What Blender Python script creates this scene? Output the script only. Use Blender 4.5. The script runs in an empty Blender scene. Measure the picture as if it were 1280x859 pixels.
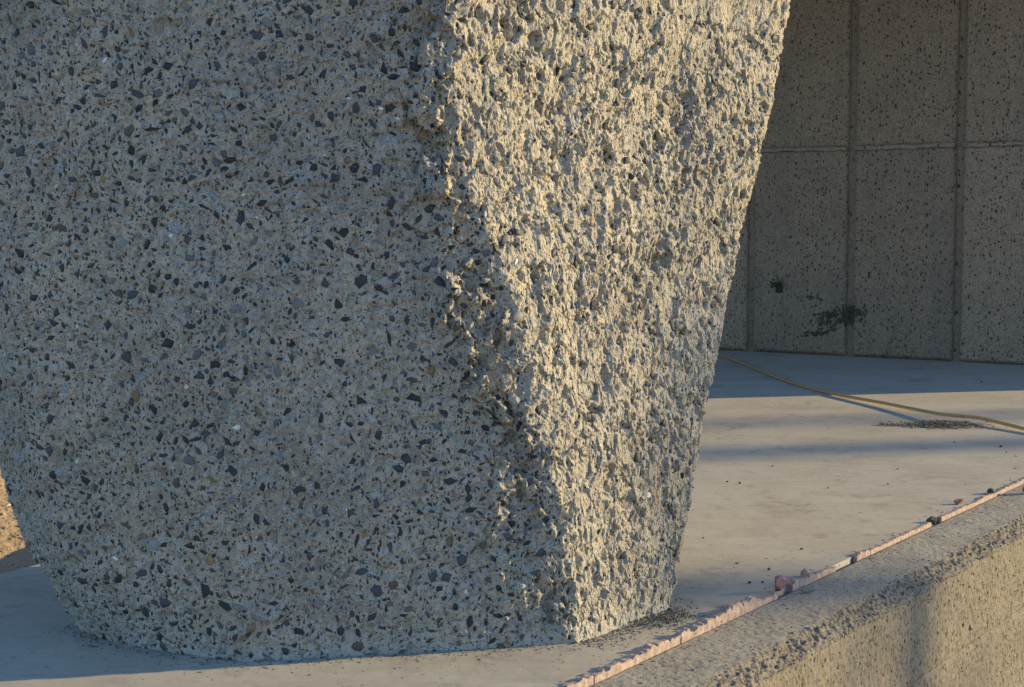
import bpy, math, random
import numpy as np
from mathutils import Vector, Matrix

random.seed(7)
RNG = np.random.default_rng(11)
scene = bpy.context.scene
col = scene.collection

# ------------------------------------------------------------------ camera, sky, sun, exposure
F_PX, CAM_H = 2000.0, 0.60
PITCH = math.atan(150.0 / F_PX)
cam_data = bpy.data.cameras.new('camera')
cam_data.sensor_fit = 'HORIZONTAL'
cam_data.sensor_width = 36.0
cam_data.lens = 36.0 * F_PX / 1280.0
cam_data.clip_start = 0.05
cam_data.clip_end = 2000.0
cam = bpy.data.objects.new('camera', cam_data)
cam.location = (0, 0, CAM_H)
cam.rotation_euler = (math.pi / 2 - PITCH, 0, 0)
col.objects.link(cam)
scene.camera = cam

SUN_AZ, SUN_EL = math.radians(13.0), math.radians(14.5)     # azimuth from +X towards +Y
SUN = np.array([math.cos(SUN_EL) * math.cos(SUN_AZ), math.cos(SUN_EL) * math.sin(SUN_AZ), math.sin(SUN_EL)])
world = bpy.data.worlds.new('World')
scene.world = world
world.use_nodes = True
wn = world.node_tree
bg = wn.nodes['Background']
sky = wn.nodes.new('ShaderNodeTexSky')
sky.sky_type = 'NISHITA'
sky.sun_disc = False
sky.sun_elevation = SUN_EL
sky.sun_rotation = math.pi / 2 - SUN_AZ
sky.air_density = 1.0
sky.dust_density = 0.0
sky.ozone_density = 4.0
wn.links.new(sky.outputs[0], bg.inputs[0])
bg.inputs[1].default_value = 0.15

sd = bpy.data.lights.new('sun', 'SUN')
sd.energy = 4.1
sd.angle = math.radians(0.53)
sd.color = (1.0, 0.765, 0.36)
so = bpy.data.objects.new('sun', sd)
so.rotation_euler = Vector(SUN).to_track_quat('Z', 'Y').to_euler()
so.location = (8, 2, 4)
col.objects.link(so)

scene.view_settings.view_transform = 'Standard'
scene.view_settings.look = 'None'
scene.view_settings.exposure = 1.05
scene.view_settings.gamma = 1.0
scene.render.engine = 'CYCLES'
scene.cycles.max_bounces = 6
scene.cycles.diffuse_bounces = 4

# ------------------------------------------------------------------ layout helpers
CP, SP = math.cos(PITCH), math.sin(PITCH)


def ray(x, y):
    a = (x - 640.0) / F_PX
    b = (429.5 - y) / F_PX
    return np.array([a, CP + b * SP, -SP + b * CP])


def G(x, y, z=0.0):
    """survey point: where the sight line meets the level plane z"""
    d = ray(x, y)
    return d * ((z - CAM_H) / d[2]) + np.array([0, 0, CAM_H])


def on_plane(x, y, n, c):
    d = ray(x, y)
    n = np.array(n, float)
    t = (c - n[2] * CAM_H) / d.dot(n)
    return d * t + np.array([0, 0, CAM_H])


# ------------------------------------------------------------------ numpy noise
def _h(ix, iy, iz, seed):
    h = (ix.astype(np.uint32) * np.uint32(0x8da6b343)) ^ (iy.astype(np.uint32) * np.uint32(0xd8163841)) ^ (iz.astype(np.uint32) * np.uint32(0xcb1ab31f))
    h ^= np.uint32((seed * 2654435761) & 0xffffffff)
    h ^= h >> np.uint32(15)
    h *= np.uint32(0x2c1b3c6d)
    h ^= h >> np.uint32(12)
    h *= np.uint32(0x297a2d39)
    h ^= h >> np.uint32(15)
    return h


def _r(h, k):
    h = h * np.uint32(0x9E3779B1) + np.uint32((k * 0x85ebca6b) & 0xffffffff)
    h ^= h >> np.uint32(16)
    h *= np.uint32(0x7feb352d)
    h ^= h >> np.uint32(15)
    return h.astype(np.float32) * np.float32(1.0 / 4294967296.0)


_a = np.arange(256)
_z = 1 - (2 * _a + 1) / 256.0
_t = _a * 2.399963
GRAD = np.stack([np.sqrt(1 - _z * _z) * np.cos(_t), np.sqrt(1 - _z * _z) * np.sin(_t), _z], 1).astype(np.float32)


def perlin(p, seed=0):
    p = p.astype(np.float32)
    i = np.floor(p)
    f = p - i
    i = i.astype(np.int32)
    w = f * f * f * (f * (f * 6 - 15) + 10)
    out = np.zeros(len(p), np.float32)
    for dx in (0, 1):
        for dy in (0, 1):
            for dz in (0, 1):
                g = GRAD[_h(i[:, 0] + dx, i[:, 1] + dy, i[:, 2] + dz, seed) >> np.uint32(24)]
                v = g[:, 0] * (f[:, 0] - dx) + g[:, 1] * (f[:, 1] - dy) + g[:, 2] * (f[:, 2] - dz)
                wx = w[:, 0] if dx else 1 - w[:, 0]
                wy = w[:, 1] if dy else 1 - w[:, 1]
                wz = w[:, 2] if dz else 1 - w[:, 2]
                out += v * wx * wy * wz
    return out * 1.5


def fbm(p, octs=3, seed=0, gain=0.5):
    s, a = 0, 1.0
    for o in range(octs):
        s = s + a * perlin(p * (2.03 ** o), seed + o * 17)
        a *= gain
    return s


def facets(p, seed=0, tilt=1.0):
    """broken-stone relief: every cell of a 3D cell pattern is one tilted plane; also returns F2-F1"""
    p = p.astype(np.float32)
    i = np.floor(p).astype(np.int32)
    n = len(p)
    d1 = np.full(n, 9.0, np.float32)
    d2 = np.full(n, 9.0, np.float32)
    val = np.zeros(n, np.float32)
    rnd = np.zeros(n, np.float32)
    for dx in (-1, 0, 1):
        for dy in (-1, 0, 1):
            for dz in (-1, 0, 1):
                h = _h(i[:, 0] + dx, i[:, 1] + dy, i[:, 2] + dz, seed)
                qx = p[:, 0] - (i[:, 0] + dx + _r(h, 1))
                qy = p[:, 1] - (i[:, 1] + dy + _r(h, 2))
                qz = p[:, 2] - (i[:, 2] + dz + _r(h, 3))
                d = qx * qx + qy * qy + qz * qz
                m = d < d1
                d2 = np.where(m, d1, np.minimum(d2, d))
                d1 = np.where(m, d, d1)
                g = GRAD[h >> np.uint32(24)]
                v = _r(h, 4) - 0.5 + tilt * (g[:, 0] * qx + g[:, 1] * qy + g[:, 2] * qz)
                val = np.where(m, v, val)
                rnd = np.where(m, _r(h, 5), rnd)
    return val, np.sqrt(d2) - np.sqrt(d1), rnd, np.sqrt(d1)


def sstep(a, b, x):
    t = np.clip((x - a) / (b - a), 0, 1)
    return t * t * (3 - 2 * t)


# ------------------------------------------------------------------ mesh helpers
def mesh_obj(name, verts, faces, mat=None, parent=None, smooth=False, attr=None):
    me = bpy.data.meshes.new(name)
    verts = np.asarray(verts, np.float32)
    if isinstance(faces, np.ndarray):
        nf, k = faces.shape
        me.vertices.add(len(verts))
        me.vertices.foreach_set('co', verts.ravel())
        me.loops.add(nf * k)
        me.loops.foreach_set('vertex_index', faces.astype(np.int32).ravel())
        me.polygons.add(nf)
        me.polygons.foreach_set('loop_start', np.arange(0, nf * k, k, dtype=np.int32))
        me.update(calc_edges=True)
        me.validate()
    else:
        me.from_pydata([tuple(map(float, v)) for v in verts], [], faces)
        me.update()
    if smooth:
        me.polygons.foreach_set('use_smooth', np.ones(len(me.polygons), bool))
    if attr:
        for k, a in attr.items():
            at = me.attributes.new(k, 'FLOAT', 'POINT')
            at.data.foreach_set('value', np.asarray(a, np.float32))
    if mat:
        me.materials.append(mat)
    o = bpy.data.objects.new(name, me)
    col.objects.link(o)
    if parent:
        o.parent = parent
    return o


def grid_faces(nv, nu):
    a = np.arange(nv * nu).reshape(nv, nu)
    return np.stack([a[:-1, :-1], a[:-1, 1:], a[1:, 1:], a[1:, :-1]], -1).reshape(-1, 4)


def grid_normals(P):
    du = np.gradient(P, axis=1)
    dv = np.gradient(P, axis=0)
    n = np.cross(du, dv)
    return n / (np.linalg.norm(n, axis=2, keepdims=True) + 1e-12)


def box_vf(lo, hi):
    x0, y0, z0 = lo
    x1, y1, z1 = hi
    v = [(x0, y0, z0), (x1, y0, z0), (x1, y1, z0), (x0, y1, z0), (x0, y0, z1), (x1, y0, z1), (x1, y1, z1), (x0, y1, z1)]
    f = [(0, 3, 2, 1), (4, 5, 6, 7), (0, 1, 5, 4), (1, 2, 6, 5), (2, 3, 7, 6), (3, 0, 4, 7)]
    return v, f


def tube(points, radii, n=8):
    pts = [Vector(p) for p in points]
    v, f = [], []
    up = Vector((0.31, 0.2, 0.93))
    for i, p in enumerate(pts):
        t = (pts[min(i + 1, len(pts) - 1)] - pts[max(i - 1, 0)]).normalized()
        a = t.cross(up).normalized()
        if a.length < 0.1:
            a = t.cross(Vector((1, 0, 0))).normalized()
        b = t.cross(a)
        for k in range(n):
            q = 2 * math.pi * k / n
            v.append(tuple(p + (a * math.cos(q) + b * math.sin(q)) * radii[i]))
    for i in range(len(pts) - 1):
        for k in range(n):
            f.append((i * n + k, i * n + (k + 1) % n, (i + 1) * n + (k + 1) % n, (i + 1) * n + k))
    f.append(tuple(range(n))[::-1])
    f.append(tuple((len(pts) - 1) * n + k for k in range(n)))
    return v, f


def empty(name, loc=(0, 0, 0)):
    o = bpy.data.objects.new(name, None)
    o.empty_display_size = 0.1
    o.location = loc
    col.objects.link(o)
    return o


def tag(o, label=None, cat=None, group=None, kind=None):
    if label:
        o['label'] = label
    if cat:
        o['category'] = cat
    if group:
        o['group'] = group
    if kind:
        o['kind'] = kind
    return o


# ------------------------------------------------------------------ materials
class NT:
    def __init__(s, name, rough=0.9, spec=0.25):
        s.m = bpy.data.materials.new(name)
        s.m.use_nodes = True
        s.n = s.m.node_tree.nodes
        s.l = s.m.node_tree.links
        s.b = s.n['Principled BSDF']
        s.b.inputs['Roughness'].default_value = rough
        s.b.inputs['Specular IOR Level'].default_value = spec
        s.tc = s.n.new('ShaderNodeTexCoord').outputs['Object']

    def val(s, x, sock):
        if hasattr(x, 'links') or isinstance(x, bpy.types.NodeSocket):
            s.l.new(x, sock)
        else:
            sock.default_value = x

    def mapping(s, scale=(1, 1, 1), rot=(0, 0, 0), loc=(0, 0, 0)):
        n = s.n.new('ShaderNodeMapping')
        s.l.new(s.tc, n.inputs[0])
        n.inputs['Scale'].default_value = scale
        n.inputs['Rotation'].default_value = rot
        n.inputs['Location'].default_value = loc
        return n.outputs[0]

    def noise(s, scale, detail=3, rough=0.55, vec=None, dist=0.0):
        n = s.n.new('ShaderNodeTexNoise')
        s.l.new(vec or s.tc, n.inputs['Vector'])
        n.inputs['Scale'].default_value = scale
        n.inputs['Detail'].default_value = detail
        n.inputs['Roughness'].default_value = rough
        n.inputs['Distortion'].default_value = dist
        return n.outputs['Fac']

    def voro(s, scale, vec=None, rand=1.0):
        n = s.n.new('ShaderNodeTexVoronoi')
        s.l.new(vec or s.tc, n.inputs['Vector'])
        n.inputs['Scale'].default_value = scale
        n.inputs['Randomness'].default_value = rand
        return n.outputs['Distance'], n.outputs['Color']

    def math(s, op, a, b=0.0, clamp=False):
        n = s.n.new('ShaderNodeMath')
        n.operation = op
        n.use_clamp = clamp
        s.val(a, n.inputs[0])
        s.val(b, n.inputs[1])
        return n.outputs[0]

    def ramp(s, fac, a, b, lo=0.0, hi=1.0):
        n = s.n.new('ShaderNodeMapRange')
        n.interpolation_type = 'SMOOTHSTEP'
        s.l.new(fac, n.inputs[0])
        n.inputs[1].default_value = a
        n.inputs[2].default_value = b
        n.inputs[3].default_value = lo
        n.inputs[4].default_value = hi
        return n.outputs[0]

    def mix(s, fac, a, b, mode='MIX'):
        n = s.n.new('ShaderNodeMix')
        n.data_type = 'RGBA'
        n.blend_type = mode
        s.val(fac, n.inputs[0])
        for x, k in ((a, 6), (b, 7)):
            if isinstance(x, tuple):
                n.inputs[k].default_value = (*x[:3], 1)
            else:
                s.l.new(x, n.inputs[k])
        return n.outputs[2]

    def sep(s, c):
        n = s.n.new('ShaderNodeSeparateColor')
        s.l.new(c, n.inputs[0])
        return n.outputs

    def bump(s, h, strength, dist, prev=None):
        n = s.n.new('ShaderNodeBump')
        n.inputs['Strength'].default_value = strength
        n.inputs['Distance'].default_value = dist
        s.l.new(h, n.inputs['Height'])
        if prev:
            s.l.new(prev, n.inputs['Normal'])
        return n.outputs[0]

    def attr(s, name):
        n = s.n.new('ShaderNodeAttribute')
        n.attribute_name = name
        return n.outputs['Fac']

    def done(s, color, normal=None):
        s.val(color if not isinstance(color, tuple) else (*color, 1), s.b.inputs['Base Color'])
        if normal:
            s.l.new(normal, s.b.inputs['Normal'])
        return s.m


def specks(t, base, scale, dark, share, size, vec=None):
    nz = t.n.new('ShaderNodeTexNoise')               # ragged, angular outlines
    t.l.new(vec or t.tc, nz.inputs['Vector'])
    nz.inputs['Scale'].default_value = scale * 1.6
    nz.inputs['Detail'].default_value = 1.0
    vm = t.n.new('ShaderNodeVectorMath')
    vm.operation = 'MULTIPLY_ADD'
    t.l.new(nz.outputs['Color'], vm.inputs[0])
    vm.inputs[1].default_value = (0.9 / scale,) * 3
    t.l.new(vec or t.tc, vm.inputs[2])
    d, c = t.voro(scale, vm.outputs[0])
    r = t.sep(c)
    rim = t.math('MULTIPLY_ADD', r[1], size)       # per-cell radius
    rim.node.inputs[2].default_value = size * 0.35
    inside = t.math('LESS_THAN', d, rim)
    pick = t.math('LESS_THAN', r[0], share)
    m = t.math('MULTIPLY', inside, pick)
    return t.mix(m, base, dark), m


def paste_material(name, a, b, pale, brown, speck_scale=230.0, dark=(0.05, 0.052, 0.058), share=0.3, base_band=False, grain=900.0, stain=1.0, speck_size=0.33, marble=False, streak=False):
    t = NT(name, 0.92, 0.2)
    c = t.mix(t.ramp(t.noise(9.0, 4), 0.35, 0.65), a, b)
    c = t.mix(t.ramp(t.noise(38.0, 3), 0.52, 0.72, 0, 0.55), c, pale)
    c = t.mix(t.ramp(t.noise(17.0, 4, 0.6, t.mapping(loc=(3.1, 1.7, 0.4))), 0.54, 0.75, 0, 0.7 * stain), c, brown)
    if marble:                                      # broad tonal drift from pour to pour, then cement skin and crushed sand, torn into small flakes
        c = t.mix(t.ramp(t.noise(95.0, 4, 0.65, t.mapping(loc=(5, 1, 2)), 0.6), 0.46, 0.60, 0, 0.6), c, (0.23, 0.215, 0.195))
        c = t.mix(t.ramp(t.noise(3.6, 5, 0.6, t.mapping(loc=(9, 3, 4))), 0.44, 0.64, 0, 0.4), c, (0.25, 0.225, 0.185))
        c = t.mix(t.ramp(t.noise(120.0, 3, 0.6, t.mapping(loc=(2, 7, 1), rot=(0.4, 0.6, 0), scale=(1, 1, 0.45)), 0.8), 0.58, 0.68, 0, 0.5), c, (0.49, 0.465, 0.42))
    wv = t.mapping(scale=(1, 1, 0.7), loc=(1, 2, 3))
    c, m1 = specks(t, c, speck_scale, dark, share, speck_size, wv)
    c, m2 = specks(t, c, speck_scale * 2.1, (dark[0] * 1.7, dark[1] * 1.6, dark[2] * 1.5), share * 0.8, speck_size * 1.1)
    g = t.noise(grain, 2, 0.6)
    c = t.mix(0.75, c, t.mix(t.ramp(g, 0.3, 0.7), (0.72, 0.72, 0.72), (1.22, 1.22, 1.22)), 'MULTIPLY')
    if base_band:                                   # pale cement slurry left round the foot
        n = t.n.new('ShaderNodeSeparateXYZ')
        t.l.new(t.tc, n.inputs[0])
        hgt = t.math('ADD', n.outputs[2], t.math('MULTIPLY', t.noise(22.0, 3), 0.09))
        c = t.mix(t.ramp(hgt, 0.045, 0.085, 0.28, 0.0), c, (0.40, 0.41, 0.41))
    nrm = t.bump(g, 0.55, 0.0012)
    nrm = t.bump(t.noise(grain * 0.35, 3), 0.5, 0.002, nrm)
    if marble:
        nrm = t.bump(t.voro(270.0)[0], 0.6, 0.002, nrm)
    if streak:                                      # panels differ in tone; faint run-off marks
        oi = t.n.new('ShaderNodeObjectInfo').outputs['Random']
        tone = t.math('MULTIPLY_ADD', oi, 0.22)
        tone.node.inputs[2].default_value = 0.88
        cc = t.n.new('ShaderNodeCombineColor')
        for i in range(3):
            t.l.new(tone, cc.inputs[i])
        c = t.mix(1.0, c, cc.outputs[0], 'MULTIPLY')
        c = t.mix(t.ramp(t.noise(7.0, 4, 0.6, t.mapping(scale=(1, 1, 0.08))), 0.5, 0.75, 0, 0.35), c, (0.16, 0.135, 0.11))
    return t.done(c, nrm)


M = {}
M['paste'] = paste_material('pier_concrete', (0.45, 0.395, 0.315), (0.39, 0.352, 0.295), (0.47, 0.455, 0.43), (0.295, 0.235, 0.16), base_band=True, share=0.48, speck_scale=205.0, marble=True)


def stone_material():
    t = NT('aggregate_stone', 0.6, 0.35)
    f = t.attr('tint')
    n = t.n.new('ShaderNodeValToRGB')
    t.l.new(f, n.inputs[0])
    cr = n.color_ramp
    cr.interpolation = 'CONSTANT'
    cols = [(0.0, (0.024, 0.026, 0.031)), (0.26, (0.036, 0.040, 0.049)), (0.50, (0.058, 0.063, 0.074)), (0.68, (0.10, 0.106, 0.118)),
            (0.78, (0.16, 0.162, 0.168)), (0.86, (0.085, 0.073, 0.058)), (0.925, (0.17, 0.135, 0.085)), (0.95, (0.25, 0.175, 0.085)), (0.962, (0.23, 0.25, 0.28)), (0.985, (0.60, 0.60, 0.60))]
    cr.elements[0].position, cr.elements[0].color = 0.0, (*cols[0][1], 1)
    cr.elements[1].position, cr.elements[1].color = cols[1][0], (*cols[1][1], 1)
    for p, c in cols[2:]:
        e = cr.elements.new(p)
        e.color = (*c, 1)
    g = t.noise(420.0, 3)
    c = t.mix(0.8, n.outputs[0], t.mix(t.ramp(g, 0.3, 0.7), (0.7, 0.7, 0.7), (1.45, 1.42, 1.36)), 'MULTIPLY')
    c = t.mix(t.ramp(t.noise(160.0, 3), 0.58, 0.72, 0, 0.3), c, (0.28, 0.25, 0.205))   # cement film left on the stones
    return t.done(c, t.bump(g, 0.4, 0.001))


M['stone'] = stone_material()


def slab_material():
    t = NT('smooth_slab_concrete', 0.8, 0.3)
    c = t.mix(t.ramp(t.noise(1.6, 5, 0.6), 0.3, 0.7), (0.35, 0.31, 0.245), (0.415, 0.372, 0.30))
    sw = t.mapping(scale=(1.0, 4.0, 1.0), rot=(0, 0, math.radians(-8)))
    c = t.mix(t.ramp(t.noise(5.0, 5, 0.65, sw), 0.5, 0.75, 0, 0.5), c, (0.47, 0.44, 0.395))
    c = t.mix(t.ramp(t.noise(4.3, 6, 0.7), 0.50, 0.70, 0, 0.6), c, (0.27, 0.235, 0.19))
    c = t.mix(t.ramp(t.noise(14.0, 6, 0.75, t.mapping(scale=(0.5, 1.6, 1), loc=(4, 1, 0))), 0.52, 0.72, 0, 0.4), c, (0.25, 0.22, 0.185))
    c = t.mix(t.ramp(t.noise(2.4, 8, 0.72, None, 1.6), 0.44, 0.60, 0, 0.5), c, (0.445, 0.405, 0.335))
    c = t.mix(t.ramp(t.noise(7.5, 8, 0.75, t.mapping(loc=(6, 2, 0)), 1.2), 0.53, 0.68, 0, 0.6), c, (0.215, 0.18, 0.14))
    c, m = specks(t, c, 120.0, (0.15, 0.13, 0.11), 0.14, 0.22)
    c = t.mix(t.ramp(t.noise(55.0, 5, 0.7, t.mapping(scale=(0.6, 1.3, 1), loc=(1, 8, 0))), 0.5, 0.7, 0, 0.4), c, (0.48, 0.44, 0.37))
    c, m = specks(t, c, 34.0, (0.17, 0.15, 0.125), 0.05, 0.16)
    g = t.noise(520.0, 3)
    c = t.mix(0.5, c, t.mix(t.ramp(g, 0.3, 0.7), (0.82, 0.82, 0.82), (1.15, 1.15, 1.15)), 'MULTIPLY')
    nrm = t.bump(g, 0.25, 0.0008)
    nrm = t.bump(t.noise(30.0, 5, 0.6), 0.25, 0.004, nrm)
    return t.done(c, nrm)


M['slab'] = slab_material()
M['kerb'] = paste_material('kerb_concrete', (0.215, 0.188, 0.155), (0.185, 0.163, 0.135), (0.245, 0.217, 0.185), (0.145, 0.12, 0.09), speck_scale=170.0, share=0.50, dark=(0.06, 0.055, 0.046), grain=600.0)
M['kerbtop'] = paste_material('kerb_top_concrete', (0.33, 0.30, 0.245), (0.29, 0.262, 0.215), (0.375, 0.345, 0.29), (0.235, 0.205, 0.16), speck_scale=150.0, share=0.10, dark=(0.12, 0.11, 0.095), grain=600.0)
M['wall'] = paste_material('wall_panel_concrete', (0.305, 0.215, 0.145), (0.27, 0.192, 0.133), (0.325, 0.24, 0.17), (0.215, 0.148, 0.095), speck_scale=82.0, share=0.72, dark=(0.05, 0.042, 0.036), grain=110.0, speck_size=0.30, streak=True)
M['joint'] = paste_material('wall_joint_concrete', (0.25, 0.18, 0.125), (0.22, 0.16, 0.113), (0.295, 0.222, 0.16), (0.175, 0.125, 0.085), speck_scale=50.0, share=0.25, dark=(0.05, 0.05, 0.048), grain=110.0)
M['mortar'] = paste_material('mortar_fin', (0.29, 0.21, 0.15), (0.25, 0.185, 0.135), (0.33, 0.25, 0.185), (0.19, 0.135, 0.095), speck_scale=60.0, share=0.15, grain=140.0)


def simple(name, a, b, scale=60.0, rough=0.85, spec=0.25, bump=0.4, dist=0.001):
    t = NT(name, rough, spec)
    g = t.noise(scale, 4, 0.6)
    return t.done(t.mix(t.ramp(g, 0.3, 0.7), a, b), t.bump(g, bump, dist))


M['foam'] = simple('pale_pink_foam', (0.25, 0.19, 0.165), (0.42, 0.315, 0.275), 110.0, 0.85)
M['foam_deep'] = simple('deep_pink_foam', (0.26, 0.125, 0.13), (0.37, 0.19, 0.185), 150.0, 0.8)
M['cord'] = simple('ochre_rubber', (0.40, 0.235, 0.085), (0.47, 0.29, 0.12), 60.0, 0.55, 0.4, 0.1)
M['crumb'] = simple('dark_crumb', (0.045, 0.038, 0.03), (0.10, 0.085, 0.065), 300.0)
M['crumb_pale'] = simple('pale_crumb', (0.22, 0.195, 0.155), (0.32, 0.285, 0.235), 300.0)
M['chips'] = simple('dry_chips', (0.10, 0.08, 0.055), (0.25, 0.205, 0.15), 90.0)
M['heap'] = simple('sandy_dirt', (0.15, 0.13, 0.10), (0.25, 0.22, 0.17), 160.0, bump=0.8, dist=0.004)
M['moss'] = simple('green_moss', (0.04, 0.06, 0.022), (0.09, 0.095, 0.04), 120.0)
M['hole'] = simple('tie_hole_painted_shade', (0.03, 0.03, 0.028), (0.05, 0.048, 0.043), 120.0)  # dark colour stands for the shade inside the hole
M['bark'] = simple('grey_bark', (0.09, 0.075, 0.06), (0.17, 0.145, 0.115), 14.0, 0.9, 0.2, 0.8, 0.02)
M['leaf'] = simple('olive_leaf', (0.05, 0.07, 0.025), (0.09, 0.10, 0.04), 5.0)
M['roof'] = simple('roof_concrete', (0.27, 0.245, 0.21), (0.33, 0.30, 0.255), 3.0)


def ground_material():
    t = NT('dry_gravel_ground', 0.95, 0.15)
    c = t.mix(t.ramp(t.noise(0.6, 5, 0.6), 0.35, 0.65), (0.38, 0.28, 0.175), (0.44, 0.335, 0.22))
    c = t.mix(t.ramp(t.noise(6.0, 5, 0.7), 0.5, 0.72, 0, 0.7), c, (0.17, 0.13, 0.085))
    c, m = specks(t, c, 70.0, (0.12, 0.095, 0.065), 0.3, 0.35)
    return t.done(c, t.bump(t.noise(60.0, 4), 0.9, 0.01))


M['ground'] = ground_material()

# ------------------------------------------------------------------ setting: axes of the kerb
KD = np.array([math.cos(math.radians(56.3)), math.sin(math.radians(56.3)), 0.0])     # along the kerb
KN = np.array([KD[1], -KD[0], 0.0])                                                   # outwards, away from the slab
K0 = G(975, 740)                                                                      # a point on the joint line


def kerb_pt(s, a, z):
    return K0 + KD * s + KN * a + np.array([0, 0, z])


# ground: one sheet; level with the underside of the slab behind it, 1.05 m lower outside the retaining wall
def ground_bank(x, y):
    """a low bank of spoil beside the slab"""
    return 0.42 * np.clip(-0.98 - x, 0, 1.3) * sstep(2.3, 2.9, y) * (1 - sstep(6.5, 9.0, y)) * (1 - sstep(2.4, 4.5, -x))


def build_ground():
    sa = np.concatenate([-np.geomspace(900, 6, 14), np.linspace(-5, 8, 120), np.geomspace(9, 900, 14)])
    ac = np.concatenate([-np.geomspace(900, 6.5, 14), np.linspace(-6, -0.2, 84), [0.03, 0.05], np.linspace(0.3, 6, 20), np.geomspace(7, 900, 14)])
    S, A = np.meshgrid(sa, ac, indexing='ij')
    P = K0[None, None] + S[..., None] * KD + A[..., None] * KN
    z = np.where(A < 0.04, -0.062, -1.05)
    q = P.reshape(-1, 3).astype(np.float32)
    lump = (fbm(q * 1.3, 4, 5) * 0.05).reshape(z.shape)
    bank = ground_bank(P[..., 0], P[..., 1])
    far = np.clip(np.abs(A) / 60.0, 0, 1) * 0.3
    P[..., 2] = z + np.where(A < -1.1, lump * (1 + far * 8) * sstep(1.1, 1.6, -A), 0) + np.where(A > 0.5, lump, 0) + bank
    o = mesh_obj('ground', P.reshape(-1, 3), grid_faces(*S.shape)[:, ::-1], M['ground'], smooth=True)
    tag(o, 'tan gravel ground beyond the slab edge', None, None, 'structure')


build_ground()


# slab: polygon with a thickness, its upper face slightly uneven
SLAB = [kerb_pt(-4.0, -0.0065, 0), kerb_pt(9.5, -0.0065, 0), np.array([6.2, 11.5, 0]), np.array([-0.55, 11.5, 0]),
        np.array([-0.795, 2.90, 0]), np.array([-0.815, 2.825, 0]), np.array([-0.88, 2.705, 0]), np.array([-2.35, 0.1, 0]), np.array([-3.2, -1.2, 0])]


def build_slab():
    n = len(SLAB)
    v = [(p[0], p[1], 0.0) for p in SLAB] + [(p[0], p[1], -0.30) for p in SLAB]
    f = [tuple(range(n)), tuple(range(2 * n - 1, n - 1, -1))]
    for i in range(n):
        j = (i + 1) % n
        f.append((i, i + n, j + n, j))
    o = mesh_obj('floor_slab', v, f, M['slab'])
    tag(o, 'smooth pale concrete slab under the rough pier', None, None, 'structure')


build_slab()


# ------------------------------------------------------------------ stones used as exposed aggregate
def stone_shape(rng, sides, elong):
    an = np.sort((np.arange(sides) + rng.uniform(-0.36, 0.36, sides)) * 2 * math.pi / sides)
    r = rng.uniform(0.55, 1.08, sides)
    x, y = r * np.cos(an), r * np.sin(an) / elong
    tilt = rng.uniform(-0.16, 0.16, 2)
    top = np.stack([x * 0.84, y * 0.84, 0.30 + tilt[0] * x + tilt[1] * y], 1)
    mid = np.stack([x, y, np.full(sides, 0.08)], 1)
    bot = np.stack([x * 0.6, y * 0.6, np.full(sides, -0.55)], 1)
    v = np.concatenate([top, mid, bot])
    f = []
    for i in range(1, sides - 1):
        f.append((0, i, i + 1))
    for k in (0, 1):
        for i in range(sides):
            j = (i + 1) % sides
            a, b, c, d = k * sides + i, (k + 1) * sides + i, (k + 1) * sides + j, k * sides + j
            f += [(a, b, c), (a, c, d)]
    for i in range(1, sides - 1):
        f.append((2 * sides, 2 * sides + i + 1, 2 * sides + i))
    return v, np.array(f)


def outline_planes(sv, sides):
    p = sv[sides:2 * sides, :2]
    out = []
    for i in range(sides):
        a, b = p[i], p[(i + 1) % sides]
        n = np.array([b[1] - a[1], a[0] - b[0]])
        n /= np.linalg.norm(n) + 1e-9
        c = max(0.12, float(n.dot(a)))
        out.append((n[0] / c, n[1] / c))
    return np.array(out)


SHAPES = [stone_shape(np.random.default_rng(100 + k), 4 + k % 3, 1.0 + 0.3 * (k % 8)) for k in range(28)]


OUTLINES = [outline_planes(sv, len(sv) // 3) for sv, sf in SHAPES]


def frames(n, ang):
    """columns: tangent, bitangent, normal for every row of n, spun by ang"""
    ref = np.where(np.abs(n[:, 2:3]) > 0.9, np.array([[1.0, 0, 0]]), np.array([[0, 0, 1.0]]))
    t = np.cross(ref, n)
    t /= np.linalg.norm(t, axis=1, keepdims=True)
    b = np.cross(n, t)
    c, s = np.cos(ang)[:, None], np.sin(ang)[:, None]
    return np.stack([t * c + b * s, -t * s + b * c, n], 2)


def stone_cloud(name, pos, nrm, size, tint, ang, mat, parent, flat=0.7, which=None):
    R = frames(nrm, ang)
    V, Fc, T = [], [], []
    off = 0
    for i in range(len(pos)):
        sv, sf = SHAPES[i % len(SHAPES) if which is None else int(which[i])]
        loc = sv * np.array([size[i], size[i], size[i] * flat])
        V.append(loc @ R[i].T + pos[i])
        Fc.append(sf + off)
        T.append(np.full(len(sv), tint[i]))
        off += len(sv)
    o = mesh_obj(name, np.concatenate(V), np.concatenate(Fc), mat, parent, attr={'tint': np.concatenate(T)})
    tag(o, kind='stuff')
    return o


# ------------------------------------------------------------------ the pier
PIER_TOP = 2.3


def lift(pts, y0, k):
    """survey an edge of the pier: picture rows met with the leaning plane Y = y0 + k z"""
    P = np.array([on_plane(x, y, (0, 1, -k), y0) for x, y in pts])
    return P[np.argsort(P[:, 2])]


def edge_fn(pts, y0, k, slope_x):
    P = lift(pts, y0, k)

    def fn(z):
        x = np.interp(z, P[:, 2], P[:, 0])
        over = np.clip(z - P[-1, 2], 0, None)
        return np.stack([x + over * slope_x, y0 + k * z], -1)
    return fn


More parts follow.
